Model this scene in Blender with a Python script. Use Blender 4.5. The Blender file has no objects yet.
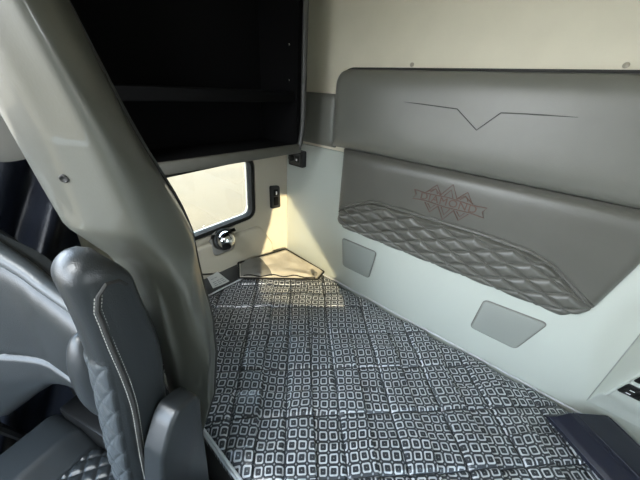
import bpy, bmesh, math, random
from math import sin, cos, pi, sqrt, exp, radians
from mathutils import Vector, Matrix, noise
random.seed(4)
S = bpy.context.scene
COL = S.collection
B = 0.65                      # height of the bunk's top above the cab floor; every z below is measured from the bunk top

# ------------------------------------------------------------------ materials
def mat(name, col, rough=0.5, metal=0.0, coat=0.0, bump=0.0, bscale=300.0, mottle=0.0, mscale=6.0, spec=0.5, sheen=0.0):
    m = bpy.data.materials.new(name); m.use_nodes = True
    nt = m.node_tree; b = nt.nodes['Principled BSDF']
    b.inputs['Base Color'].default_value = (*col, 1)
    b.inputs['Roughness'].default_value = rough
    b.inputs['Metallic'].default_value = metal
    b.inputs['Coat Weight'].default_value = coat
    b.inputs['Specular IOR Level'].default_value = spec
    b.inputs['Sheen Weight'].default_value = sheen
    tc = nt.nodes.new('ShaderNodeTexCoord')
    if mottle:
        n = nt.nodes.new('ShaderNodeTexNoise'); n.inputs['Scale'].default_value = mscale; n.inputs['Detail'].default_value = 5
        nt.links.new(tc.outputs['Object'], n.inputs['Vector'])
        r = nt.nodes.new('ShaderNodeValToRGB')
        r.color_ramp.elements[0].position = .3; r.color_ramp.elements[1].position = .7
        r.color_ramp.elements[0].color = (*[c*(1-mottle) for c in col], 1)
        r.color_ramp.elements[1].color = (*[min(1, c*(1+mottle)) for c in col], 1)
        nt.links.new(n.outputs['Fac'], r.inputs['Fac']); nt.links.new(r.outputs['Color'], b.inputs['Base Color'])
    if bump:
        n = nt.nodes.new('ShaderNodeTexNoise'); n.inputs['Scale'].default_value = bscale; n.inputs['Detail'].default_value = 3
        nt.links.new(tc.outputs['Object'], n.inputs['Vector'])
        bp = nt.nodes.new('ShaderNodeBump'); bp.inputs['Strength'].default_value = bump; bp.inputs['Distance'].default_value = .002
        nt.links.new(n.outputs['Fac'], bp.inputs['Height']); nt.links.new(bp.outputs['Normal'], b.inputs['Normal'])
    return m

M = {}
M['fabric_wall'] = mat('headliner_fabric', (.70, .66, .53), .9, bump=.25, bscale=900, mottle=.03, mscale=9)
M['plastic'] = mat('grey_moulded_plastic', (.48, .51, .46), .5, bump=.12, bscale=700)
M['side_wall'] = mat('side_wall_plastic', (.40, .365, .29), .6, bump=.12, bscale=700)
M['plate'] = mat('cover_plate_plastic', (.27, .285, .26), .55, bump=.3, bscale=900)
M['pad'] = mat('grey_leather', (.150, .151, .132), .32, bump=.3, bscale=420, mottle=.05)
M['pad_dark'] = mat('charcoal_leather', (.092, .090, .077), .34, bump=.3, bscale=420, mottle=.05)
M['curtain'] = mat('curtain_vinyl', (.060, .061, .049), .42, bump=.12, bscale=260, mottle=.05, spec=.8, coat=.5)
M['seat'] = mat('seat_leather', (.017, .020, .022), .33, bump=.3, bscale=420)
M['seat_lit'] = mat('seat_leather_lit', (.045, .052, .057), .33, bump=.3, bscale=420)  # lit copy of the seat leather: window glare painted as a lighter tone
M['stitch'] = mat('stitching_thread', (.40, .40, .37), .6)
M['groove'] = mat('dark_seam', (.02, .02, .019), .7)
M['black'] = mat('black_plastic', (.006, .006, .006), .38, bump=.1)
M['black_matte'] = mat('black_liner', (.0022, .0022, .0025), .9, spec=.12)
M['frame_grey'] = mat('dark_grey_edge_trim', (.05, .05, .047), .45)
M['rail'] = mat('grey_bottom_rail', (.17, .165, .15), .5)
M['cab_rail'] = mat('dark_grey_rail', (.075, .072, .06), .5)
M['rubber'] = mat('black_rubber', (.010, .010, .009), .75, spec=.2)
M['chrome'] = mat('chrome', (.85, .85, .85), .12, metal=1)
M['navy'] = mat('navy_vinyl', (.011, .013, .023), .27, bump=.2, bscale=350)
M['navy_drape'] = mat('navy_drape_vinyl', (.016, .019, .028), .3, bump=.2, bscale=300)
M['paper'] = mat('white_paper', (.7, .7, .66), .7)
M['print'] = mat('grey_print', (.3, .3, .29), .7)
M['pouch'] = mat('grey_mesh_fabric', (.33, .30, .24), .6, bump=.6, bscale=600, mottle=.12, mscale=14)
M['mesh_dark'] = mat('dark_mesh', (.085, .08, .065), .6, bump=.6, bscale=800)
M['piping'] = mat('pale_piping', (.52, .54, .55), .4, coat=.4)
M['emblem'] = mat('copper_thread', (.085, .045, .033), .6)
M['carpet'] = mat('dark_carpet', (.03, .03, .03), .95, bump=.8, bscale=300)
M['pillar'] = mat('grey_pillar_trim', (.17, .168, .15), .6, bump=.12, bscale=700)
M['cab'] = mat('cab_trim', (.30, .30, .28), .6)
M['symbol'] = mat('white_symbol', (.7, .7, .7), .6)
M['sand'] = mat('sandy_ground', (.100, .063, .027), .95, bump=.5, bscale=4, mottle=.10, mscale=.9)

def glass_mat():
    m = bpy.data.materials.new('window_glass'); m.use_nodes = True; nt = m.node_tree
    nt.nodes.remove(nt.nodes['Principled BSDF'])
    out = nt.nodes['Material Output']
    t = nt.nodes.new('ShaderNodeBsdfTransparent'); t.inputs[0].default_value = (.93, .93, .9, 1)
    g = nt.nodes.new('ShaderNodeBsdfGlossy'); g.inputs['Roughness'].default_value = .02
    f = nt.nodes.new('ShaderNodeFresnel'); f.inputs[0].default_value = 1.45
    x = nt.nodes.new('ShaderNodeMixShader')
    nt.links.new(f.outputs[0], x.inputs[0]); nt.links.new(t.outputs[0], x.inputs[1]); nt.links.new(g.outputs[0], x.inputs[2])
    nt.links.new(x.outputs[0], out.inputs[0])
    return m
M['glass'] = glass_mat()
WL, WB = -.05, .06                                        # planes of the side wall and of the back wall

MC = ((WL+.026+2.17)/2, (-1.02+.030)/2)
QA = (MC[0]+MC[1])*sqrt(.5)-.03; QB = (-MC[0]+MC[1])*sqrt(.5)+1.353
def mattress_mat():
    m = bpy.data.materials.new('mattress_cover'); m.use_nodes = True; nt = m.node_tree
    b = nt.nodes['Principled BSDF']; N = nt.nodes.new; L = nt.links.new
    def mth(op, a, c=None):
        n = N('ShaderNodeMath'); n.operation = op
        for i, v in enumerate((a, c)):
            if v is None: continue
            if isinstance(v, (int, float)): n.inputs[i].default_value = v
            else: L(v, n.inputs[i])
        return n.outputs[0]
    tc = N('ShaderNodeTexCoord')
    ns = N('ShaderNodeTexNoise'); ns.inputs['Scale'].default_value = 3.5; ns.inputs['Detail'].default_value = 2
    L(tc.outputs['Object'], ns.inputs['Vector'])
    sb = N('ShaderNodeVectorMath'); sb.operation = 'SUBTRACT'; L(ns.outputs['Color'], sb.inputs[0]); sb.inputs[1].default_value = (.5, .5, .5)
    sc = N('ShaderNodeVectorMath'); sc.operation = 'SCALE'; L(sb.outputs[0], sc.inputs[0]); sc.inputs['Scale'].default_value = .05
    ad = N('ShaderNodeVectorMath'); L(tc.outputs['Object'], ad.inputs[0]); L(sc.outputs[0], ad.inputs[1])
    mp = N('ShaderNodeMapping'); mp.inputs['Rotation'].default_value = (0, 0, radians(-41)); mp.inputs['Scale'].default_value = (1/.036,)*3
    L(ad.outputs[0], mp.inputs['Vector'])
    s = N('ShaderNodeSeparateXYZ'); L(mp.outputs[0], s.inputs[0])
    fx = mth('ABSOLUTE', mth('SUBTRACT', mth('FRACT', s.outputs[0]), .5))
    fy = mth('ABSOLUTE', mth('SUBTRACT', mth('FRACT', s.outputs[1]), .5))
    d = mth('MAXIMUM', mth('MAXIMUM', fx, fy), mth('MULTIPLY', mth('ADD', fx, fy), .57))
    ring = mth('MULTIPLY', mth('GREATER_THAN', d, .255), mth('LESS_THAN', d, .39))
    # small links between the rings where four cells meet
    dc = mth('ADD', mth('SUBTRACT', .5, fx), mth('SUBTRACT', .5, fy))
    link = mth('LESS_THAN', dc, .10)
    dot = mth('LESS_THAN', mth('ADD', fx, fy), .07)
    fac = mth('MINIMUM', mth('ADD', mth('ADD', ring, mth('MULTIPLY', link, .5)), mth('MULTIPLY', dot, .35)), 1.0)
    # woven yarn makes the pale thread uneven
    n2 = N('ShaderNodeTexNoise'); n2.inputs['Scale'].default_value = 45; n2.inputs['Detail'].default_value = 2
    L(tc.outputs['Object'], n2.inputs['Vector'])
    fac = mth('MULTIPLY', fac, mth('ADD', mth('MULTIPLY', n2.outputs['Fac'], 1.5), .2))
    seams = []
    # quilting seams, with the shade in their creases painted dark
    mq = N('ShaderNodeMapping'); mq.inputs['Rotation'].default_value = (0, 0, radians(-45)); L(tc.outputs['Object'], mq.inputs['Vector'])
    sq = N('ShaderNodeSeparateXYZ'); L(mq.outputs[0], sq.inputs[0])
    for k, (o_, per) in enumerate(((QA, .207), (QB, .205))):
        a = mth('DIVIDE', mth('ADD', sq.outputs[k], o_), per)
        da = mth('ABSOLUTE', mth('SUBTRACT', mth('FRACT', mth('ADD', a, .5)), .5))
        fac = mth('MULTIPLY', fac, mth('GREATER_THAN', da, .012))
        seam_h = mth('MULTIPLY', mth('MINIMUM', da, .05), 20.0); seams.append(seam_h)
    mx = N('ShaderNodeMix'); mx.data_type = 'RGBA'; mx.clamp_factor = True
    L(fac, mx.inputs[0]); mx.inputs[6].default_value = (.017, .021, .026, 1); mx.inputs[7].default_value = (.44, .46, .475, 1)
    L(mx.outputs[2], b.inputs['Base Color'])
    b.inputs['Roughness'].default_value = .42
    b.inputs['Coat Weight'].default_value = .6; b.inputs['Coat Roughness'].default_value = .17
    n3 = N('ShaderNodeTexNoise'); n3.inputs['Scale'].default_value = 16; n3.inputs['Detail'].default_value = 4; n3.inputs['Distortion'].default_value = 1.2
    L(tc.outputs['Object'], n3.inputs['Vector'])
    bp = N('ShaderNodeBump'); bp.inputs['Strength'].default_value = .5; bp.inputs['Distance'].default_value = .012
    hh = mth('ADD', mth('MULTIPLY', n3.outputs['Fac'], 1.0), mth('MULTIPLY', mth('MINIMUM', seams[0], seams[1]), .55))
    L(hh, bp.inputs['Height'])
    L(bp.outputs['Normal'], b.inputs['Coat Normal'])
    bp2 = N('ShaderNodeBump'); bp2.inputs['Strength'].default_value = .35; bp2.inputs['Distance'].default_value = .008
    L(hh, bp2.inputs['Height']); L(bp2.outputs['Normal'], b.inputs['Normal'])
    return m
M['mattress'] = mattress_mat()

# ------------------------------------------------------------------ helpers
def obj(name, bm, m, parent=None, smooth=True, angle=38):
    """link a bmesh (world xy, z from bunk top) as one mesh object with its origin at its base centre"""
    vs = [v.co for v in bm.verts]
    lo = Vector([min(v[i] for v in vs) for i in range(3)]); hi = Vector([max(v[i] for v in vs) for i in range(3)])
    o0 = Vector(((lo.x+hi.x)/2, (lo.y+hi.y)/2, lo.z))
    for v in bm.verts: v.co -= o0
    bmesh.ops.recalc_face_normals(bm, faces=bm.faces)
    me = bpy.data.meshes.new(name); bm.to_mesh(me); bm.free()
    if smooth:
        for p in me.polygons: p.use_smooth = True
        me.set_sharp_from_angle(angle=radians(angle))
    me.materials.append(M[m] if isinstance(m, str) else m)
    o = bpy.data.objects.new(name, me); COL.objects.link(o)
    w = o0 + Vector((0, 0, B))
    if parent:
        o.parent = parent
        p = Vector((0, 0, 0)); q = parent
        while q: p += q.location; q = q.parent
        o.location = w - p
    else: o.location = w
    return o
def thing(name, label, cat, loc, group=None):
    o = bpy.data.objects.new(name, None); COL.objects.link(o); o.empty_display_size = .05
    o.location = Vector(loc) + Vector((0, 0, B)); return tag(o, label, cat, group)
def tag(o, label, cat, group=None):
    o['label'] = label; o['category'] = cat
    if group: o['group'] = group
    return o
def struct(o): o['kind'] = 'structure'; return o

def grid(fn, nu, nv, closeu=False, bm=None):
    bm = bm or bmesh.new(); R = []
    for j in range(nv+1):
        R.append([bm.verts.new(fn(i/nu, j/nv)) for i in range(nu + (0 if closeu else 1))])
    n = len(R[0])
    for j in range(nv):
        for i in range(n if closeu else n-1):
            bm.faces.new((R[j][i], R[j][(i+1) % n], R[j+1][(i+1) % n], R[j+1][i]))
    return bm, R
def box(lo, hi, bev=0, seg=2, bm=None):
    bm2 = bmesh.new(); bmesh.ops.create_cube(bm2, size=1)
    for v in bm2.verts:
        v.co = Vector([lo[k] + (v.co[k]+.5)*(hi[k]-lo[k]) for k in range(3)])
    if bev: bmesh.ops.bevel(bm2, geom=bm2.edges[:], offset=bev, segments=seg, affect='EDGES', profile=.5)
    if bm is None: return bm2
    merge(bm, bm2); return bm
def merge(bm, bm2):
    me = bpy.data.meshes.new('tmp'); bm2.to_mesh(me); bm2.free(); bm.from_mesh(me); bpy.data.meshes.remove(me); return bm
def tube(pts, r, n=8, closed=False, bm=None):
    bm = bm or bmesh.new(); pts = [Vector(p) for p in pts]; N = len(pts); R = []; up = None
    for i, p in enumerate(pts):
        a = pts[(i-1) % N] if (closed or i > 0) else p; c = pts[(i+1) % N] if (closed or i < N-1) else p
        t = (c-a).normalized()
        if up is None: up = t.orthogonal().normalized()
        up = (up - t*up.dot(t)); up = up.normalized() if up.length > 1e-6 else t.orthogonal().normalized()
        s = t.cross(up); rr = r[i] if isinstance(r, (list, tuple)) else r
        R.append([bm.verts.new(p + (up*cos(2*pi*k/n) + s*sin(2*pi*k/n))*rr) for k in range(n)])
    for i in range(N if closed else N-1):
        for k in range(n):
            q = R[(i+1) % N]; bm.faces.new((R[i][k], R[i][(k+1) % n], q[(k+1) % n], q[k]))
    if not closed: bm.faces.new(R[0]); bm.faces.new(R[-1])
    return bm
def rpoly(pts, r, seg=6):
    """rounded 2-D polygon"""
    out = []; n = len(pts); rr = r if isinstance(r, (list, tuple)) else [r]*n
    for i in range(n):
        p = Vector(pts[i]); a = (Vector(pts[i-1])-p).normalized(); c = (Vector(pts[(i+1) % n])-p).normalized()
        if rr[i] <= 0: out.append(p.copy()); continue
        A = p+a*rr[i]; C = p+c*rr[i]
        for k in range(seg+1):
            t = k/seg; out.append(A*(1-t)**2 + p*2*t*(1-t) + C*t*t)
    return out
def offset(pts, d):
    n = len(pts); c = sum((Vector(p) for p in pts), Vector((0, 0)))/n; out = []
    area = sum(pts[i][0]*pts[(i+1) % n][1]-pts[(i+1) % n][0]*pts[i][1] for i in range(n)); sg = 1 if area > 0 else -1
    for i in range(n):
        t = (Vector(pts[(i+1) % n])-Vector(pts[i-1])).normalized(); nn = Vector((t.y, -t.x))*sg
        out.append(Vector(pts[i]) + nn*d)
    return out
def prism(pts, to3, h0, h1, bev=0.0, seg=3):
    """2-D outline -> solid between depths h0 (back) and h1 (front) with a rounded front rim"""
    bm = bmesh.new(); rings = [(0, h0)]
    if bev:
        for k in range(seg+1):
            a = k/seg*pi/2; rings.append((-bev*(1-cos(a)), h1 - (1 if h1 > h0 else -1)*bev*(1-sin(a))))
    else: rings.append((0, h1))
    R = [[bm.verts.new(to3(p[0], p[1], h)) for p in (offset(pts, o) if o else pts)] for o, h in rings]
    n = len(pts)
    for a, b in zip(R, R[1:]):
        for i in range(n): bm.faces.new((a[i], a[(i+1) % n], b[(i+1) % n], b[i]))
    bm.faces.new(R[0]); bm.faces.new(R[-1]); return bm
def holed(outer, holes, to3, h0, h1):
    """flat slab with holes"""
    bm = bmesh.new(); E = []; loops = []
    for lp in [outer]+holes:
        vs = [bm.verts.new(to3(p[0], p[1], h0)) for p in lp]; loops.append(vs)
        E += [bm.edges.new((vs[i], vs[(i+1) % len(vs)])) for i in range(len(vs))]
    bmesh.ops.triangle_fill(bm, edges=E, use_beauty=True)
    ex = bmesh.ops.extrude_face_region(bm, geom=bm.faces[:])
    dv = Vector(to3(0, 0, h1))-Vector(to3(0, 0, h0))
    bmesh.ops.translate(bm, verts=[g for g in ex['geom'] if isinstance(g, bmesh.types.BMVert)], vec=dv)
    return bm
def lathe(prof, c, axis, n=24):
    ax = Vector(axis).normalized(); u = ax.orthogonal().normalized(); w = ax.cross(u); bm = bmesh.new(); c = Vector(c); R = []
    for h, r in prof: R.append([bm.verts.new(c+ax*h+(u*cos(2*pi*k/n)+w*sin(2*pi*k/n))*max(r, 1e-4)) for k in range(n)])
    for a, b in zip(R, R[1:]):
        for k in range(n): bm.faces.new((a[k], a[(k+1) % n], b[(k+1) % n], b[k]))
    bm.faces.new(R[0]); bm.faces.new(R[-1]); return bm
def sm(a, b, x):
    t = max(0, min(1, (x-a)/(b-a))); return t*t*(3-2*t)
def lerp_tab(tab, x):
    tab = sorted(tab)
    if x <= tab[0][0]: return tab[0][1]
    for (a, va), (b, vb) in zip(tab, tab[1:]):
        if x <= b: return va+(vb-va)*(x-a)/(b-a)
    return tab[-1][1]
XZ = lambda y0: (lambda a, b, h: (a, y0-h, b))            # wall facing -y, depth h towards the viewer
YZ = lambda x0: (lambda a, b, h: (x0+h, a, b))            # wall facing +x
WL, WB = -.05, .06                                        # planes of the side wall and of the back wall
HZ = 1.75                                                 # ceiling

# ------------------------------------------------------------------ the setting
struct(obj('floor', box((-.12, -2.5, -.70), (2.3, .12, -.65)), 'carpet', smooth=False))
struct(obj('ceiling', box((-.12, -2.5, HZ), (2.3, .12, HZ+.06)), 'fabric_wall', smooth=False))
struct(obj('wall_back', box((-.12, WB, -.65), (2.3, .12, HZ)), 'fabric_wall', smooth=False))
win = rpoly([(-.685, .365), (-.252, .388), (-.243, .725), (-.735, .705)], [.03, .045, .045, .03])
door_win = rpoly([(-2.40, .20), (-1.34, .20), (-1.34, 1.45), (-2.25, 1.45)], .05)
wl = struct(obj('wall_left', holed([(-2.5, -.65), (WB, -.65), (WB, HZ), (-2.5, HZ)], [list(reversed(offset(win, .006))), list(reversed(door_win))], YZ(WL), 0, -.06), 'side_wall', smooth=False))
sun_slot = [(-.93, .56), (-.855, .66), (-1.085, 1.27), (-1.20, 1.30), (-1.25, 1.12), (-1.43, .715)]  # unseen opening, shaped to throw the sun patch into the far corner
struct(obj('wall_right', holed([(-2.5, -.65), (WB, -.65), (WB, HZ), (-2.5, HZ)], [sun_slot], YZ(2.22), 0, .02), 'plastic', smooth=False))
shield = [(-.02, .40), (1.25, .40), (1.25, 1.40), (-.02, 1.40)]
struct(obj('wall_front', holed([(-.05, -.65), (2.22, -.65), (2.22, HZ), (-.05, HZ)], [list(reversed(shield))], XZ(-2.44), 0, .06), 'cab', smooth=False))

# window: moulded bezel, rubber seal, pane
bez = holed(offset(win, .058), [list(reversed(offset(win, .018)))], YZ(WL), 0, .012)
bmesh.ops.bevel(bez, geom=[e for e in bez.edges if all(abs(v.co.x-(WL+.012)) < 1e-4 for v in e.verts) and e.calc_face_angle(0) > 1], offset=.008, segments=3, affect='EDGES')
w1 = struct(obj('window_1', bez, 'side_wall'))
obj('window_seal', holed(offset(win, .0185), [list(reversed(offset(win, -.004)))], YZ(WL), -.03, .016), 'rubber', w1)
obj('window_pane', prism(win, YZ(WL-.014), -.002, .002), 'glass', w1, smooth=False)

# raised ledge panel under the window, and the moulded lower part of the back wall
led = rpoly([(-1.0, -.1), (-.10, -.1), (-.10, .135), (-.20, .30), (-1.0, .30)], [.01, .01, .03, .05, .01])
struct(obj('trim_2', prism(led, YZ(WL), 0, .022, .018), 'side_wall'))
struct(obj('trim_1', box((WL, .045, -.2), (2.22, WB, .80), .004), 'plastic'))
struct(obj('trim_3', tube([(WL+.004, WB-.006, -.1), (WL+.004, WB-.006, .80)], .008), 'side_wall'))
struct(obj('trim_4', box((WL, -.98, -.10), (-.0255, -.40, .098), .004), 'frame_grey'))
struct(obj('trim_5', box((WL, -1.325, .72), (WL+.02, -1.03, HZ), .006), 'pillar'))

# ground outside
struct(obj('ground', grid(lambda u, v: (-45+90*u, -45+90*v, -2.0+.05*noise.noise((u*30, v*30, 0))), 60, 60)[0], 'sand'))

# ------------------------------------------------------------------ padded back panels
def puff(d, h=.03, k=.022): return h*(1-exp(-max(d, 0)/k))
def pad_grid(xl, xr, z0, z1, depth, y0, nx, nz):
    def f(u, v):
        z = z0+(z1-z0)*v; a, b = xl(z), xr(z); x = a+(b-a)*u
        return (x, y0-depth(x, z), z)
    bm, R = grid(f, nx, nz)
    # skirt back to the wall
    rim = [R[0][i] for i in range(nx+1)]+[R[j][nx] for j in range(1, nz+1)]+[R[nz][i] for i in range(nx-1, -1, -1)]+[R[j][0] for j in range(nz-1, 0, -1)]
    bk = [bm.verts.new((v.co.x, WB-.0145, v.co.z)) for v in rim]; n = len(rim)
    for i in range(n): bm.faces.new((rim[i], rim[(i+1) % n], bk[(i+1) % n], bk[i]))
    return bm
# upper panel
def uxl(z): 
    c = max(0, z-(1.182-.07)); return .325+.07-sqrt(max(0, .07**2-c*c))
def udepth(x, z):
    d = min(x-uxl(z), 1.182-z, 2.16-x, z-.828)
    b = puff(d, .045, .025)
    return b+.004*noise.noise((x*2.3, z*4, 2))
up = obj('padded_panel', pad_grid(uxl, lambda z: 2.16, .828, 1.182, udepth, .025, 150, 44), 'pad')
tag(up, 'long smooth grey leather pad with a V-shaped chevron line along the back wall', 'wall pad')
yv = lambda x, z: .025-udepth(x, z)
chev = [(.715, 1.066), (.80, 1.063), (.932, 1.057), (1.018, .994), (1.078, 1.057), (1.15, 1.06), (1.285, 1.063)]
cp = []
for (a, b), (c, d) in zip(chev, chev[1:]):
    for k in range(6): cp.append((a+(c-a)*k/6, b+(d-b)*k/6))
cp.append(chev[-1])
obj('chevron_seam', tube([(x, yv(x, z)-.0003, z) for x, z in cp], [.0017*min(1, .3+min(i, len(cp)-1-i)/6) for i in range(len(cp))], 6), 'groove', up)

obj('top_edge_line', tube([(x, .030-.0*x, 1.184-(.0 if x > .42 else ((.42-x)/.09)**2*.05)) for x in [.345+.01*i for i in range(182)]], .006, 8), 'groove', up)  # dark tube along the gap above the pad
# lower panel
def lxl(z):
    c = max(0, .39+.05-z); return .408+.085-sqrt(max(0, .085**2-(c*1.7)**2)) if c > 0 else .408
def lxr(z): return lerp_tab([(.38, 1.47), (.395, 1.50), (.42, 1.535), (.453, 1.556), (.668, 1.592), (.83, 1.62)], z)
QT = [(.40, .455), (.445, .505), (.548, .560), (.629, .594), (.737, .597), (1.144, .602), (1.323, .592), (1.40, .566), (1.535, .47), (1.7, .36)]
def quilt(x, z, px=.141, pz=.0655):
    a = (z/pz - x/(px/1)) ; b = (z/pz + x/(px/1))
    da = abs(a-round(a)); db = abs(b-round(b)); d = min(da, db)*pz*.9
    return .014*(1-exp(-d/.007))
def ldepth(x, z):
    d = min(x-lxl(z), .825-z, lxr(z)-x, z-.383)
    b = puff(d, .03, .016)
    q = lerp_tab(QT, x)-z
    if q > 0: b += min(1, q/.01)*quilt(x, z)-.004
    else: b += .006*min(1, -q/.006)
    for o in (0, -.016):
        b -= .006*exp(-((q-o)/.0035)**2)
    return b
lp = obj('padded_panel', pad_grid(lxl, lxr, .385, .826, ldepth, .028, 420, 160), 'pad_dark')
tag(lp, 'charcoal leather pad with diamond quilting and a copper emblem, below the chevron pad', 'wall pad')
ly = lambda x, z: .028-ldepth(x, z)
obj('double_stitching', tube([(x, ly(x, z+.008)-.0012, z+.0) for x, z in [(.43+i*.01, lerp_tab(QT, .43+i*.01)+.008) for i in range(108)]], .0022, 6), 'pad', lp)
# emblem: banner with the word and peaks above and below, sewn in copper thread
em = bmesh.new(); ex, ez = .985, .702
def line(pts, r=.0021): tube([(ex+x, ly(ex+x, ez+z)-.0006, ez+z) for x, z in pts], r, 5, bm=em)
ban = [(-.15, .02), (-.095, .016), (0, .022), (.095, .016), (.15, .02), (.138, 0), (.15, -.022), (.095, -.017), (0, -.022), (-.095, -.017), (-.15, -.022), (-.138, 0), (-.15, .02)]
line(ban, .0024)
for cx, h, w in ((-.062, .062, .030), (0, .078, .034), (.062, .062, .030)):
    line([(cx-w, .024), (cx+.004, h), (cx+w, .024)], .0024); line([(cx-w*.55, .025), (cx+.003, h*.72), (cx+w*.5, .025)])
    line([(cx-w, -.024), (cx, -h), (cx+w, -.024)], .0024); line([(cx-w*.55, -.025), (cx, -h*.72), (cx+w*.5, -.025)])
line([(-.098, .02), (-.06, .045), (-.031, .02)]); line([(.098, .02), (.06, .045), (.031, .02)])
obj('emblem', em, 'emblem', lp)
cu = bpy.data.curves.new('t', 'FONT'); cu.body = 'DIAMOND'; cu.size = .045; cu.align_x = 'CENTER'; cu.align_y = 'CENTER'; cu.extrude = .001; cu.space_character = 1.12
to = bpy.data.objects.new('t', cu); COL.objects.link(to)
dg = bpy.context.evaluated_depsgraph_get(); tme = bpy.data.meshes.new_from_object(to.evaluated_get(dg))
tb = bmesh.new(); tb.from_mesh(tme); bpy.data.objects.remove(to); bpy.data.curves.remove(cu); bpy.data.meshes.remove(tme)
for v in tb.verts:
    x, z, h = v.co.x, v.co.y, v.co.z; v.co = Vector((ex+x*1.02, ly(ex+x, ez+z)-.001-h, ez+z))
obj('emblem_lettering', tb, 'emblem', lp, smooth=False)

# small side pad beside the cabinet
def sxl(z): return .115
sp = obj('padded_panel', pad_grid(lambda z: .10, lambda z: .335, .818, 1.075, lambda x, z: puff(min(x-.1, .335-x, z-.818, 1.075-z), .02, .012), .035, 24, 24), 'pad')
tag(sp, 'small grey leather pad between the black cabinet and the chevron pad', 'wall pad')

# small fastener caps along the top edge of the pad
for x in (.685, 1.338):
    obj('fastener_cap', lathe([(0, .008), (.003, .008), (.005, .005), (.006, .0)], (x, WB-.001, 1.203), (0, -1, 0), 16), 'side_wall', up)

# cover plates low on the back wall
for pts, lab in (([(.443, .302), (.676, .303), (.655, .120), (.468, .120)], 'small grey cover plate on the lower back wall nearest the corner'),
                 ([(1.243, .296), (1.472, .310), (1.418, .128), (1.232, .128)], 'larger-looking grey cover plate low on the back wall to the right, below the quilting')):
    p = rpoly(pts, .018)
    t = thing('cover_plate', lab, 'cover plate', (sum(q[0] for q in pts)/4, .045, .12))
    obj('rim', prism(offset(p, .005), XZ(.045), -.001, .0025, .0015), 'rail', t)
    obj('plate', prism(p, XZ(.0428), 0, .006, .004), 'plate', t)

# ------------------------------------------------------------------ switch and socket by the corner
t = thing('wall_switch', 'black switch with round knob high in the corner on the back wall', 'switch', (.045, WB-.016, .675))
obj('housing', prism(rpoly([(-.005, .664), (.120, .664), (.120, .762), (-.010, .762)], .012), XZ(.045), 0, .03, .006), 'black', t)
obj('face', prism(rpoly([(.004, .676), (.100, .676), (.100, .744), (.004, .744)], .010), XZ(.0155), 0, .003, .001), 'frame_grey', t)
obj('knob', lathe([(0, .021), (.012, .019), (.015, .014), (.016, 0)], (.028, .0125, .711), (0, -1, 0)), 'black', t)
obj('rocker', prism(rpoly([(.06, .692), (.092, .692), (.092, .73), (.06, .73)], .005), XZ(.0125), 0, .006, .002), 'black', t)
obj('symbol', box((.071, .0050, .702), (.082, .0066, .714)), 'symbol', t)
t = thing('power_socket', 'upright black socket panel on the side wall right of the window', 'socket', (WL+.006, -.064, .38))
obj('housing', prism(rpoly([(-.103, .385), (-.024, .378), (-.030, .528), (-.105, .540)], .015), YZ(WL), 0, .016, .005), 'black', t)
obj('socket', prism(rpoly([(-.082, .405), (-.045, .402), (-.047, .46), (-.083, .463)], .006), YZ(WL+.016), 0, .003, .001), 'black_matte', t)
obj('rocker', prism(rpoly([(-.083, .47), (-.047, .468), (-.049, .51), (-.084, .513)], .006), YZ(WL+.016), 0, .005, .002), 'rubber', t)
obj('symbol', box((WL+.0209, -.070, .478), (WL+.0219, -.060, .498)), 'symbol', t)

# reading lamp under the window
t = thing('reading_lamp', 'chrome ball reading lamp in a black socket under the side window', 'lamp', (-.02, -.45, .28))
base = rpoly([(-.545, .215), (-.405, .215), (-.40, .32), (-.42, .365), (-.53, .365), (-.55, .32)], .03)
obj('socket', prism(base, YZ(WL), .0, .035, .015), 'rail', t)
c = Vector((.005, -.482, .312))
obj('collar', lathe([(-.03, .063), (0, .064), (.012, .058), (.014, .051), (.0, .050)], c-Vector((.012, 0, 0)), (1, -.1, .35), 28), 'black', t)
bb = bmesh.new(); bmesh.ops.create_uvsphere(bb, u_segments=28, v_segments=18, radius=.050)
bmesh.ops.translate(bb, verts=bb.verts, vec=c+Vector((.012, 0, .008))); obj('ball', bb, 'chrome', t)
obj('lens', lathe([(.040, .026), (.050, .024), (.053, .0)], c+Vector((.012, 0, .008)), (.75, -.45, -.35), 20), 'black', t)

# paper label
t = thing('paper_label', 'small white printed paper label lying at the edge of the bunk under the window', 'label', (WL+.03, -.53, .0))
A = [Vector((-.020, -.583, .016)), Vector((-.019, -.472, .012)), Vector((-.0235, -.540, .115)), Vector((-.0235, -.607, .108))]
fq = lambda u, v: (A[0]*(1-u)+A[1]*u)*(1-v)+(A[3]*(1-u)+A[2]*u)*v
bm, R = grid(lambda u, v: fq(u, v)+Vector((.004*sin(u*3)+.003, 0, 0)), 6, 6)
bmesh.ops.solidify(bm, geom=bm.faces[:], thickness=.001); obj('sheet', bm, 'paper', t)
for v0 in (.18, .32, .46, .72): 
    for k in range(2 if v0 > .6 else 3):
        a = fq(.15+.26*k, v0)+Vector((.0085, 0, 0)); b_ = fq(.35+.26*k, v0)+Vector((.0085, 0, 0)); obj('printed_line', tube([a, b_], .0016, 4), 'print', t)

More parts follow.
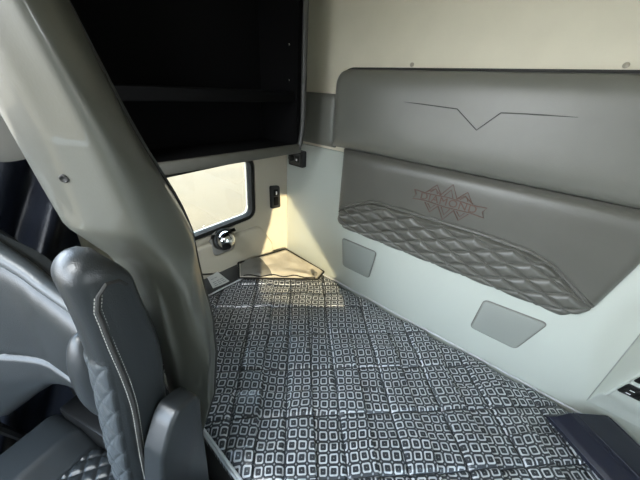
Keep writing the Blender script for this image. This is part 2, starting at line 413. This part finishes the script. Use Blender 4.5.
# ------------------------------------------------------------------ black storage cabinet over the window
CX = .25
t = thing('storage_cabinet', 'large black open storage cabinet hanging above the side window', 'cabinet', (.1, -.6, .80))
Y0, Y1 = -1.0, -.128
obj('back_panel', box((WL, Y0, .80), (WL+.02, Y1, HZ)), 'black_matte', t)
obj('end_panel', box((WL+.02, Y1-.03, .80), (CX-.012, Y1, HZ)), 'black_matte', t)
obj('end_panel', box((WL+.02, Y0, .80), (CX-.012, Y0+.03, HZ)), 'black_matte', t)
obj('bottom_panel', box((WL+.02, Y0+.03, .80), (CX-.012, Y1-.03, .83)), 'black_matte', t)
M['shelf_black'] = mat('black_shelf', (.002, .002, .0022), .8, spec=.1)
sh = obj('shelf', box((WL+.02, Y0+.03, 1.030), (CX-.03, Y1-.03, 1.072), .004), 'shelf_black', t)
obj('bottom_rail', box((CX-.012, Y0, .797), (CX+.008, Y1-.012, .842), .007), 'cab_rail', t)
ed = [(CX+.006, Y1-.006, z) for z in (HZ-.001, 1.5, 1.3, 1.1, .97)]+[(CX+.004, Y1-.008, .90), (CX+.0, Y1-.014, .85), (CX-.004, Y1-.03, .815)]
obj('edge_trim', tube(ed, .013, 10), 'frame_grey', t)
for z in (1.26, 1.12):
    obj('shelf_peg', lathe([(0, .006), (.01, .006), (.012, .004), (.0125, 0)], (.19, Y1-.03, z), (0, -1, 0), 10), 'chrome', t)

# ------------------------------------------------------------------ bunk and mattress
YF = -1.02
bp = thing('bunk_platform', 'dark bunk base under the patterned mattress', 'bunk', (1.08, -.5, -.65))
obj('deck', box((WL+.024, YF+.02, -.17), (2.2, .044, -.14)), 'carpet', bp)
obj('front_panel', box((WL+.024, YF+.02, -.65), (2.2, YF+.05, -.17)), 'carpet', bp)
t = thing('mattress', 'wide mattress in a shiny black and silver square-patterned cover filling the bunk', 'mattress', (1.08, -.5, -.14))
X0, X1, YB = WL+.026, 2.17, .030
c45 = sqrt(.5)
def mz(x, y):
    e = min(x-X0, X1-x, YB-y, y-YF)
    z = -.03*exp(-max(e, 0)/.018)
    p = (x*c45+y*c45); q = (-x*c45+y*c45)
    a = (p-.03)/.207; b = (q+1.353)/.205
    da = abs(a-round(a))*.207; db = abs(b-round(b))*.205
    z -= .010*exp(-(da/.007)**2)+.008*exp(-(db/.006)**2)
    z += .004*(cos(2*pi*a)*-.5+.5)*(cos(2*pi*b)*-.5+.5)
    z += .012*((a+.5)%1-.5)*sm(0, .25, abs((a+.5)%1-.5)*0+da/.207*1.2)+.008*((b+.5)%1-.5)
    sw = noise.noise((math.floor(a+.5)*3.1, q*2.2, 5)); st = noise.noise((math.floor(b+.5)*2.7, p*2.2, 9))
    z += .030*sw*((a+.5)%1-.5)*sm(0, .15, da*2)+.022*st*((b+.5)%1-.5)*sm(0, .15, db*2)
    z += .007*noise.noise((x*3, y*3, 1))+.004*noise.noise((p*5, q*14, 3))
    n = noise.noise((x*6+1, y*6, 7)); z += .005*exp(-(n/.06)**2)*noise.noise((x*2, y*2, 11))
    return z-.008
def msurf(u, v):
    x = X0+(X1-X0)*u; y = YF+(YB-YF)*v; return (x, y, mz(x, y))
bm, R = grid(msurf, 520, 250)
rim = R[0][:]+[R[j][-1] for j in range(1, 251)]+R[-1][-2::-1]+[R[j][0] for j in range(249, 0, -1)]
lowr = [bm.verts.new((v.co.x, v.co.y, -.14)) for v in rim]; n = len(rim)
for i in range(n): bm.faces.new((rim[i], rim[(i+1) % n], lowr[(i+1) % n], lowr[i]))
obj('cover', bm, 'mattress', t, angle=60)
rp = [Vector((p[0], p[1], 0)) for p in rpoly([(X0+.004, YF-.002), (X1-.004, YF-.002), (X1-.004, YB+.006), (X0+.004, YB+.006)], .03, 5)]
pp = []
for a, b_ in zip(rp, rp[1:]+rp[:1]):
    k = max(1, int((b_-a).length/.03))
    for i in range(k):
        p = a+(b_-a)*i/k; pp.append((p.x, p.y, -.020+.004*noise.noise((p.x*5, p.y*5, 0))))
obj('edge_piping', tube(pp, .0050, 8, closed=True), 'piping', t)
obj('edge_piping', tube([(x, y-(.003 if y < -.9 else 0), z-.032) for x, y, z in pp], .0045, 8, closed=True), 'piping', t)

# ------------------------------------------------------------------ flat pouch in the corner
t = thing('pouch', 'flat grey mesh pouch with black piped edges lying in the far corner of the bunk', 'pouch', (.1, -.2, 0))
K = [Vector((.005, -.418, .02)), Vector((.365, -.075, .018)), Vector((.335, .022, .014)), Vector((.0, -.012, .062)), Vector((-.012, -.40, .115))]
Ed = lambda a, b_, u: K[a]*(1-u)+K[b_]*u
def pf(u, v):                                            # v=0 front edge (0-1), v=1 back edge (4-3-2)
    f = Ed(0, 1, u); kk = .55
    bk = Ed(4, 3, u/kk) if u < kk else Ed(3, 2, (u-kk)/(1-kk))
    p = f*(1-v)+bk*v; e = min(u, 1-u, v, 1-v)
    p = p+Vector((0, 0, .022*min(1, e/.16)+.010*noise.noise((u*4, v*4, 5))*min(1, e/.1))); p.x = max(p.x, X0+.012); return p
bm, R = grid(pf, 48, 32)
rim = R[0][:]+[R[j][-1] for j in range(1, 33)]+R[-1][-2::-1]+[R[j][0] for j in range(31, 0, -1)]
edge = [v.co.copy() for v in rim]
bot, _ = grid(lambda u, v: Vector(pf(u, v))*1.0-Vector((0, 0, .022*min(1, min(u, 1-u, v, 1-v)/.16)+.008)), 48, 32)
merge(bm, bot); bmesh.ops.remove_doubles(bm, verts=bm.verts, dist=.0005)
obj('body', bm, 'pouch', t, angle=60)
obj('piping', tube(edge, .0065, 6, closed=True), 'rubber', t)
def lift(u, v, h=.003): return Vector(pf(u, v))+Vector((0, 0, h))
bm, _ = grid(lambda a, b_: lift(.02+.40*a*(1-.55*b_)+.0, .05+.90*b_, .002), 20, 20); obj('mesh_pocket', bm, 'mesh_dark', t)
obj('zip', tube([lift(.06+.9*i/20, .06+.02*sin(i), .001) for i in range(21)], .004, 6), 'rubber', t)
obj('crumpled_corner', tube([lift(.95, .1+.04*i, .006+.012*(i % 2)) for i in range(8)], [.004, .012, .008, .014, .009, .012, .007, .003], 8), 'mesh_dark', t)

# ------------------------------------------------------------------ navy vinyl case, lower right
t = thing('vinyl_case', 'flat dark navy vinyl case lying on the mattress at the lower right', 'case', (1.9, -.2, 0))
o = Vector((1.580, -.118)); e1 = Vector((.80, -.60)); e2 = Vector((.78, .62)); 
def cs(a, b_, h): p = o+e1*a+e2*b_; return (p.x, p.y, h+.014)
prof = [(0, .002), (.0, .018), (.012, .030), (.055, .056), (.075, .060), (.185, .060), (.200, .057), (.228, .030), (.235, .018), (.235, .002)]
def cf(u, v):
    i = min(int(v*(len(prof)-1)), len(prof)-2); f = v*(len(prof)-1)-i
    b_ = prof[i][0]*(1-f)+prof[i+1][0]*f; h = prof[i][1]*(1-f)+prof[i+1][1]*f
    L = .62; a = u*L; e = min(a, L-a); k = min(1, .25+e/.025) if e < .02 else 1
    return cs(a, .118+(b_-.118)*(.97+.03*k), .002+(h-.002)*k+.0025*noise.noise((a*9, b_*9, 3)))
bm, R = grid(cf, 60, 54); bm.faces.new(R[0] and [R[j][0] for j in range(55)]); bm.faces.new([R[j][-1] for j in range(55)])
obj('body', bm, 'navy', t, angle=50)
obj('edge_seam', tube([Vector(cf(u/40, 4.02/9))+Vector((0, 0, .0005)) for u in range(1, 40)], .0018, 6), 'navy', t)
obj('edge_seam', tube([Vector(cf(u/40, 6.0/9))+Vector((0, 0, .0005)) for u in range(1, 40)], .0018, 6), 'navy', t)

# ------------------------------------------------------------------ moulded control pod on the right
t = thing('control_pod', 'pale moulded control pod with black switches on the back wall at the right edge', 'control panel', (1.9, .0, .1))
def pod_y(z): return lerp_tab([(.05, .044), (.10, .030), (.165, -.013), (.40, -.118), (.47, -.135), (.56, -.12), (.62, .044)], z)
zs = [.05, .10, .135, .165, .2, .25, .3, .35, .40, .44, .47, .50, .53, .56, .58, .60, .62]
bm = bmesh.new(); Rr = []
for z in zs:
    y = pod_y(z); lx = 1.700; row = []
    for k, (dx, dy) in enumerate(((0, 1), (.0, .16), (.001, .07), (.004, .015), (.010, .0))):
        row.append(bm.verts.new((lx+dx, y+(.044-y)*dy, z)))
    row.append(bm.verts.new((2.21, y, z))); row.append(bm.verts.new((2.21, .044, z))); Rr.append(row)
for a, b_ in zip(Rr, Rr[1:]):
    for i in range(6): bm.faces.new((a[i], a[i+1], b_[i+1], b_[i]))
obj('housing', bm, 'plastic', t, angle=60)
obj('front_lip', tube([(1.708+.0*z, pod_y(z)+.002, z) for z in zs[3:12]], .007, 8), 'plastic', t)
obj('edge_seam', tube([(1.6985, .0455, z) for z in zs[:15]], .0022, 6), 'plate', t)
fz = lambda x, z, h: (x, pod_y(z)-h*.91, z-h*.40)
def sw(x0, z0, x1, z1, icons):
    s = obj('switch_panel', prism(rpoly([(x0, z0), (x1, z0), (x1, z1), (x0+.0, z1)], .010), fz, -.001, .004, .002), 'black', t)
    for k in range(icons):
        xx = x0+.022+k*.042
        obj('button', prism(rpoly([(xx-.015, z0+.012), (xx+.017, z0+.012), (xx+.017, z1-.012), (xx-.015, z1-.012)], .005), fz, .0035, .008, .002), 'rubber', s)
        ib = bmesh.new()
        for q in (0, 1):
            zc = z0+.022+q*(z1-z0-.044)
            v = [ib.verts.new(fz(xx+a, zc+b_, .0086)) for a, b_ in ((-.006, -.0025), (.006, -.0025), (.006, .0025), (-.006, .0025))]; ib.faces.new(v)
        obj('symbol', ib, 'symbol', s, smooth=False)
sw(1.712, .225, 1.92, .292, 4); sw(1.712, .318, 1.92, .385, 4)

# ------------------------------------------------------------------ curtain gathered beside the seat
CAMX, CAMY, CAMZ = 1.303, -1.229, 1.1
CC = .655; rt = (CAMX-CC)/(CAMX-.7)
def far(y, z): return CAMY+(y-CAMY)*rt, CAMZ+(z-CAMZ)*rt
yr = [(far(y, z)[1], far(y, z)[0]) for y, z in ((-1.10, 1.26), (-1.081, 1.187), (-1.053, 1.085), (-1.019, .96), (-.971, .768), (-.962, .6), (-.961, .43), (-.982, .247))]+[(.10, -1.0), (.03, -1.038), (-.2, -1.042), (-.6, -1.042)]
yr += [(1.5, -1.14), (1.75, -1.18)]
yl = [(far(y, z)[1], far(y, z)[0]) for y, z in ((-1.215, 1.24), (-1.189, 1.055), (-1.166, .841))]+[(.74, -1.11), (.65, -1.085), (.4, -1.075), (0, -1.09), (-.6, -1.10)]
yl += [(1.75, -1.31)]
def cring(u, v):
    z = HZ-.002+(-.62-HZ)*v
    a, b_ = lerp_tab(yl, z), lerp_tab(yr, z); cy = (a+b_)/2; ry = (b_-a)/2
    th = 2*pi*u; rx = .075+.02*sm(.9, 1.4, z)-.02*sm(.6, .2, z)
    cx = CC-.02*sm(.5, .1, z)
    f = 1+.085*sin(th*5+z*2.2+.6*noise.noise((0, 0, z*5)))*sm(1.0, .6, z)+.025*sin(th*9-z*5)+.05*noise.noise((cos(th)*1.5, sin(th)*1.5, z*4))
    rd = 1-abs(noise.noise((th*1.1+z*1.5, z*2.2-th*.8, 3.3)))
    f += .075*(rd**6-.3)*sm(1.0, .7, z)+.02*(rd**8-.2)
    s, c = sin(th), cos(th)
    # slightly squared section so the panel reads as folded cloth
    s2 = math.copysign(abs(s)**.9, s); c2 = math.copysign(abs(c)**.95, c)
    sh = .085*sm(.55, .95, z)-.045*sm(.95, 1.2, z)+.03
    return (cx+c2*rx*f+sh*s2-.13*sm(.5, .8, z)*max(0, s2+.15)**1.5, cy-(-.018*sm(.55, .95, z)-.034*exp(-((z-.76)/.15)**2)-.015*sm(.95, 1.2, z)+.014)*sm(-.2, .7, s2)+s2*ry*(1+.25*(f-1)), z)
bm, R = grid(cring, 96, 170, closeu=True); bm.faces.new(R[0]); bm.faces.new(R[-1])
ct = thing('curtain', 'tall grey vinyl privacy curtain gathered behind the seat', 'curtain', (.65, -1.05, -.62))
obj('panel', bm, 'curtain', ct, angle=70)
# piped leading edge facing the bunk
def cedge(z, du=.0):
    return cring(.215+du, (z-HZ+.002)/(-.62-HZ))
obj('edge_binding', tube([Vector(cedge(HZ-.01-k*.04))+Vector((.001, .003, 0)) for k in range(44)], .005, 6), 'groove', ct)
p = Vector(cring(.895, (.935-HZ)/(-.62-HZ)))
obj('snap_button', lathe([(-.002, .0075), (.002, .0075), (.0035, .006), (.002, .0045), (.001, 0)], p+Vector((.0, -.002, 0)), (.75, -.6, -.1), 16), 'groove', ct)

# darker vinyl hanging further back, between seat and door
def df(u, v):
    y = -1.85+.76*u; z = .865+.02*sin(u*4)-1.1*v
    s = (y+1.3)*1.1+(.865-z)*.55
    x = .05+.030*sin(s*26)+.02*sin(s*47+1)+.03*noise.noise((y*5, z*3, 2))
    return (x, y, z)
bm, R = grid(df, 90, 60); bmesh.ops.solidify(bm, geom=bm.faces[:], thickness=.004)
dd = obj('curtain_lining', bm, 'navy_drape', angle=70)
tag(dd, 'dark navy vinyl drape hanging in folds between the seat and the grey side wall', 'curtain')

# ------------------------------------------------------------------ driver seat
TH = radians(18); NE = Vector((.775, -1.190))
wv = Vector((-cos(TH), -sin(TH))); rv = Vector((-sin(TH), cos(TH)))
def sl(w, d, z): p = NE+wv*w+rv*d; return Vector((p.x, p.y, z))
seat = thing('driver_seat', 'grey leather driver seat with quilted bolster and cushion at the lower left', 'seat', sl(.3, -.2, -.65))
SEC = [(.0, .105), (-.004, .07), (.0, .034), (.008, .012), (.028, -.002), (.06, -.002), (.095, .012), (.115, .04), (.118, .09), (.09, .122), (.03, .125)]
def closed_spline(P, n):
    out = []; N = len(P)
    for k in range(n):
        t = k/n*N; i = int(t); f = t-i
        p0, p1, p2, p3 = (Vector(P[(i+j-1) % N]) for j in range(4))
        out.append(.5*((2*p1)+(p2-p0)*f+(2*p0-5*p1+4*p2-p3)*f*f+(3*p1-p0-3*p2+p3)*f**3))
    return out
NS = 160
CS = closed_spline(SEC, NS)
ZB = -.02
def lean(z): return -.006*sm(.55, .8, z) -.066*sm(.75, .1, z)
def bk(u, v):
    w, d = CS[int(round(u*NS)) % NS]
    top = .832-3.6*max(0, d-.012)**2-1.8*max(0, w-.05)**2
    if v < .88: z = ZB+(top-.05-ZB)*(v/.88); k = 0
    else:
        a = (v-.88)/.12*pi/2; z = top-.05+.05*sin(a); k = 1-cos(a)
    if d > .03: d = .03+(d-.03)*(1-.28*sm(.5, .75, z))
    ww = w+(.057-w)*k*.75; dd_ = d+(.062-d)*k*.75
    q = 0
    if .012 < w < .112 and d < .05 and z < .61:          # quilting on the inner face of the wing
        aa = z/.062-(w+d*.5)/.042; bb_ = z/.062+(w+d*.5)/.042
        m = min(abs(aa-round(aa)), abs(bb_-round(bb_)))*.045
        q = .0042*(1-exp(-m/.004))*sm(.61, .59, z)
    return sl(ww, dd_+lean(z)-q, z)
bm, R = grid(bk, NS, 230, closeu=True); bm.faces.new(R[0]); bm.faces.new(R[-1])
bm.verts.index_update()
NE3 = Vector((NE.x, NE.y, 0))
def local(co): q = co-NE3; return q.x*wv.x+q.y*wv.y, q.x*rv.x+q.y*rv.y-lean(co.z)
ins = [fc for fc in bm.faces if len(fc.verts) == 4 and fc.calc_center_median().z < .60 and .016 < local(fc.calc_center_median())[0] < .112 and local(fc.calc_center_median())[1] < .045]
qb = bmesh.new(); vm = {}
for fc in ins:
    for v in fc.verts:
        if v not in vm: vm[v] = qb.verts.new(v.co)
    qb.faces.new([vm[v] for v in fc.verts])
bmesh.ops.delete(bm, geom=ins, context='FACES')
back = obj('backrest', bm, 'seat', seat, angle=60)
obj('quilted_insert', qb, 'seat_lit', back, angle=60)  # glare on the quilting is painted in by the lighter leather
Tt = lambda w: lerp_tab([(.10, .615), (.15, .60), (.30, .655), (.45, .76), (.60, .83), (.64, .82)], w)
Tb = lambda w: lerp_tab([(.10, .36), (.30, .335), (.38, .31), (.46, .245), (.55, .16), (.62, .12)], w)
def cpad(u, v):
    w = .10+.54*u; z0, z1 = Tb(w), Tt(w); z = z0+(z1-z0)*v
    d = .055-.10*sm(.33, .60, w)+.09*sm(.60, .65, w)
    e = min((z1-z), (z-z0)); d -= .028*(1-exp(-max(e, 0)/.018))
    zc = lerp_tab([(.10, .37), (.62, .46)], w); d += .010*exp(-((z-zc)/.006)**2)
    d -= .012*exp(-((z-zc+.09)/.07)**2)
    return sl(w, d+lean(z)*.6, z)
bm, R = grid(cpad, 90, 90); rim = R[0][:]+[R[j][-1] for j in range(1, 91)]+R[-1][-2::-1]+[R[j][0] for j in range(89, 0, -1)]
bkr = []
for v in rim: bkr.append(bm.verts.new(v.co+Vector((rv.x, rv.y, 0))*.05))
for i in range(len(rim)): bm.faces.new((rim[i], rim[(i+1) % len(rim)], bkr[(i+1) % len(rim)], bkr[i]))
obj('centre_pad', bm, 'seat', seat, angle=60)
obj('top_roll', tube([sl(.12+.02*i, .055-.07*sm(.3, .6, .12+.02*i), Tt(.12+.02*i)+.004) for i in range(26)], [.012+.0007*i for i in range(26)], 14), 'seat_lit', seat)  # lighter leather paints the windshield light on this roll
obj('back_shell', prism([(.08, -.05), (.60, -.05), (.60, .70), (.10, .56)], lambda a, b_, h: sl(a, .085+h, b_), 0, .04, .008), 'black', seat)
lb = bmesh.new(); bmesh.ops.create_uvsphere(lb, u_segments=28, v_segments=20, radius=1)
for v in lb.verts: v.co = sl(.155+.052*v.co.x, .045+.05*v.co.y-.02, .43+.135*v.co.z*(1 if v.co.z < 0 else 1.2))
obj('lumbar_bolster', lb, 'seat', seat)
# seam with stitches running round the near wing
def onb(w, d, z): return sl(w, d+lean(z), z)
seam = [(.0, .072, .752), (-.003, .060, .770), (-.002, .040, .775), (.003, .024, .758), (.006, .016, .73), (.006, .016, .70)]+[(.0065-.0065*sm(0, 9, k), .016+.016*sm(1, 9, k), .70-.03*k) for k in range(1, 20)]
pts = [onb(w, d, z)+Vector((.002, -.001, .0)) for w, d, z in seam]
obj('piping', tube(pts, .004, 8), 'groove', back)
stb = bmesh.new()
for off in (-.0065, .0065):
    for i in range(3, len(pts)-1):
        for f in (0, .25, .5, .75):
            a = pts[i].lerp(pts[i+1], f); b_ = pts[i].lerp(pts[i+1], f+.15)
            sft = Vector((rv.x, rv.y, 0))*off+Vector((.0005-.0, 0, 0))
            tube([a+sft, b_+sft], .0008, 5, bm=stb)
obj('stitching', stb, 'stitch', back)
# cushion
def cu_f(u, v):
    w = -.0+.62*u; d = -.50+.53*v; e = min(w, .62-w, d+.50, .03-d)
    z = -.075+.045*(1-exp(-max(e, 0)/.02))
    z += .055*sm(.37, .46, w)*sm(.62, .57, w)
    if .07 < w < .375:
        a = w/.055-d/.055; b_ = w/.055+d/.055
        m = min(abs(a-round(a)), abs(b_-round(b_)))*.055; z += .010*(1-exp(-m/.007))
    z -= .007*exp(-((w-.38)/.005)**2)+.007*exp(-((w-.065)/.005)**2)
    return sl(w, d, z)
bm, R = grid(cu_f, 150, 130)
rim = R[0][:]+[R[j][-1] for j in range(1, 131)]+R[-1][-2::-1]+[R[j][0] for j in range(129, 0, -1)]
lo_ = [bm.verts.new((v.co.x, v.co.y, -.18)) for v in rim]; n = len(rim)
for i in range(n): bm.faces.new((rim[i], rim[(i+1) % n], lo_[(i+1) % n], lo_[i]))
bm.faces.new(lo_); obj('cushion', bm, 'seat', seat, angle=60)
def lbox(w0, w1, d0, d1, z0, z1, bev=.01):
    b2 = box((w0, d0, z0), (w1, d1, z1), bev)
    for v in b2.verts: v.co = sl(v.co.x, v.co.y, v.co.z)
    return b2
obj('pedestal', lbox(.1, .52, -.42, -.02, -.65, -.18), 'black', seat)
obj('back_bracket', lbox(.06, .55, .02, .09, -.16, .05), 'black', seat)
# folded-up armrest on the near side
prof = [(-.055, .10), (-.045, .22), (-.015, .34), (.025, .405), (.05, .425), (.105, .405), (.115, .38), (.105, .30), (.09, .1), (.08, .0), (-.05, .0)]
pr = rpoly(prof, .012, 3)
b2 = prism(pr, lambda a, b_, h: (-.012-h, a, b_), 0, .058, .012)
for v in b2.verts: v.co = sl(v.co.x, v.co.y, v.co.z)
obj('armrest', b2, 'seat', seat)

# buckle beside the cushion
t = thing('seat_belt_buckle', 'dark seat belt buckle stalk standing at the far side of the driver seat', 'buckle', sl(.66, -.08, -.1))
obj('stalk', tube([sl(.66, -.05, -.64), sl(.66, -.06, -.1), sl(.655, -.10, .06)], .014, 8), 'black', t)
b2 = box((.64, -.14, .05), (.668, -.085, .14), .006)
for v in b2.verts: v.co = sl(v.co.x, v.co.y, v.co.z)
obj('buckle', b2, 'black', t)

# ------------------------------------------------------------------ light
w = bpy.data.worlds.new('World'); S.world = w; w.use_nodes = True; nt = w.node_tree
bg = nt.nodes['Background']
tc = nt.nodes.new('ShaderNodeTexCoord'); sx = nt.nodes.new('ShaderNodeSeparateXYZ'); nt.links.new(tc.outputs['Generated'], sx.inputs[0])
rp_ = nt.nodes.new('ShaderNodeValToRGB')
rp_.color_ramp.elements[0].position = 0; rp_.color_ramp.elements[0].color = (.92, .96, 1, 1)
rp_.color_ramp.elements[1].position = .6; rp_.color_ramp.elements[1].color = (.55, .76, 1, 1)
nt.links.new(sx.outputs[2], rp_.inputs['Fac']); nt.links.new(rp_.outputs['Color'], bg.inputs['Color'])
bg.inputs['Strength'].default_value = 14.5
sun = bpy.data.lights.new('sun', 'SUN'); sun.energy = 10.5; sun.angle = radians(.6); sun.color = (1, .85, .55)
so = bpy.data.objects.new('sun', sun); COL.objects.link(so); so.location = (20, -10, 8)
so.rotation_euler = Vector((-2.0, 1, -.726)).to_track_quat('-Z', 'Y').to_euler()

# added fill lamp, out of view on the cab ceiling, to brighten the interior
dl = thing('fill_lamp', 'added flat white fill lamp, out of view on the cab ceiling above the driver seat', 'lamp', (.85, -2.15, HZ-.03))
obj('frame', box((.55, -2.35, HZ-.03), (1.15, -1.95, HZ-.001), .01), 'plastic', dl)
ar = bpy.data.lights.new('fill_light', 'AREA'); ar.shape = 'RECTANGLE'; ar.size = .55; ar.size_y = .35; ar.energy = 48; ar.color = (.93, .97, 1)
ao = bpy.data.objects.new('fill_light', ar); COL.objects.link(ao); ao.location = (.85, -2.15, HZ-.035+B)
# ------------------------------------------------------------------ camera
cam = bpy.data.cameras.new('camera'); cam.sensor_width = 36; cam.lens = 284.7233/640*36; cam.clip_start = .02; cam.clip_end = 200
co = bpy.data.objects.new('camera', cam); COL.objects.link(co)
r = Vector((.755304, .653102, .054534)); u = Vector((-.345459, .326041, .879975)); f = Vector((-.556933, .683488, -.471880))
mtx = Matrix((( r.x, u.x, -f.x, CAMX), (r.y, u.y, -f.y, CAMY), (r.z, u.z, -f.z, CAMZ+B), (0, 0, 0, 1)))
co.matrix_world = mtx; S.camera = co
S.view_settings.view_transform = 'Standard'; S.view_settings.look = 'None'; S.view_settings.gamma = 1; S.view_settings.use_curve_mapping = False
S.view_settings.exposure = 0
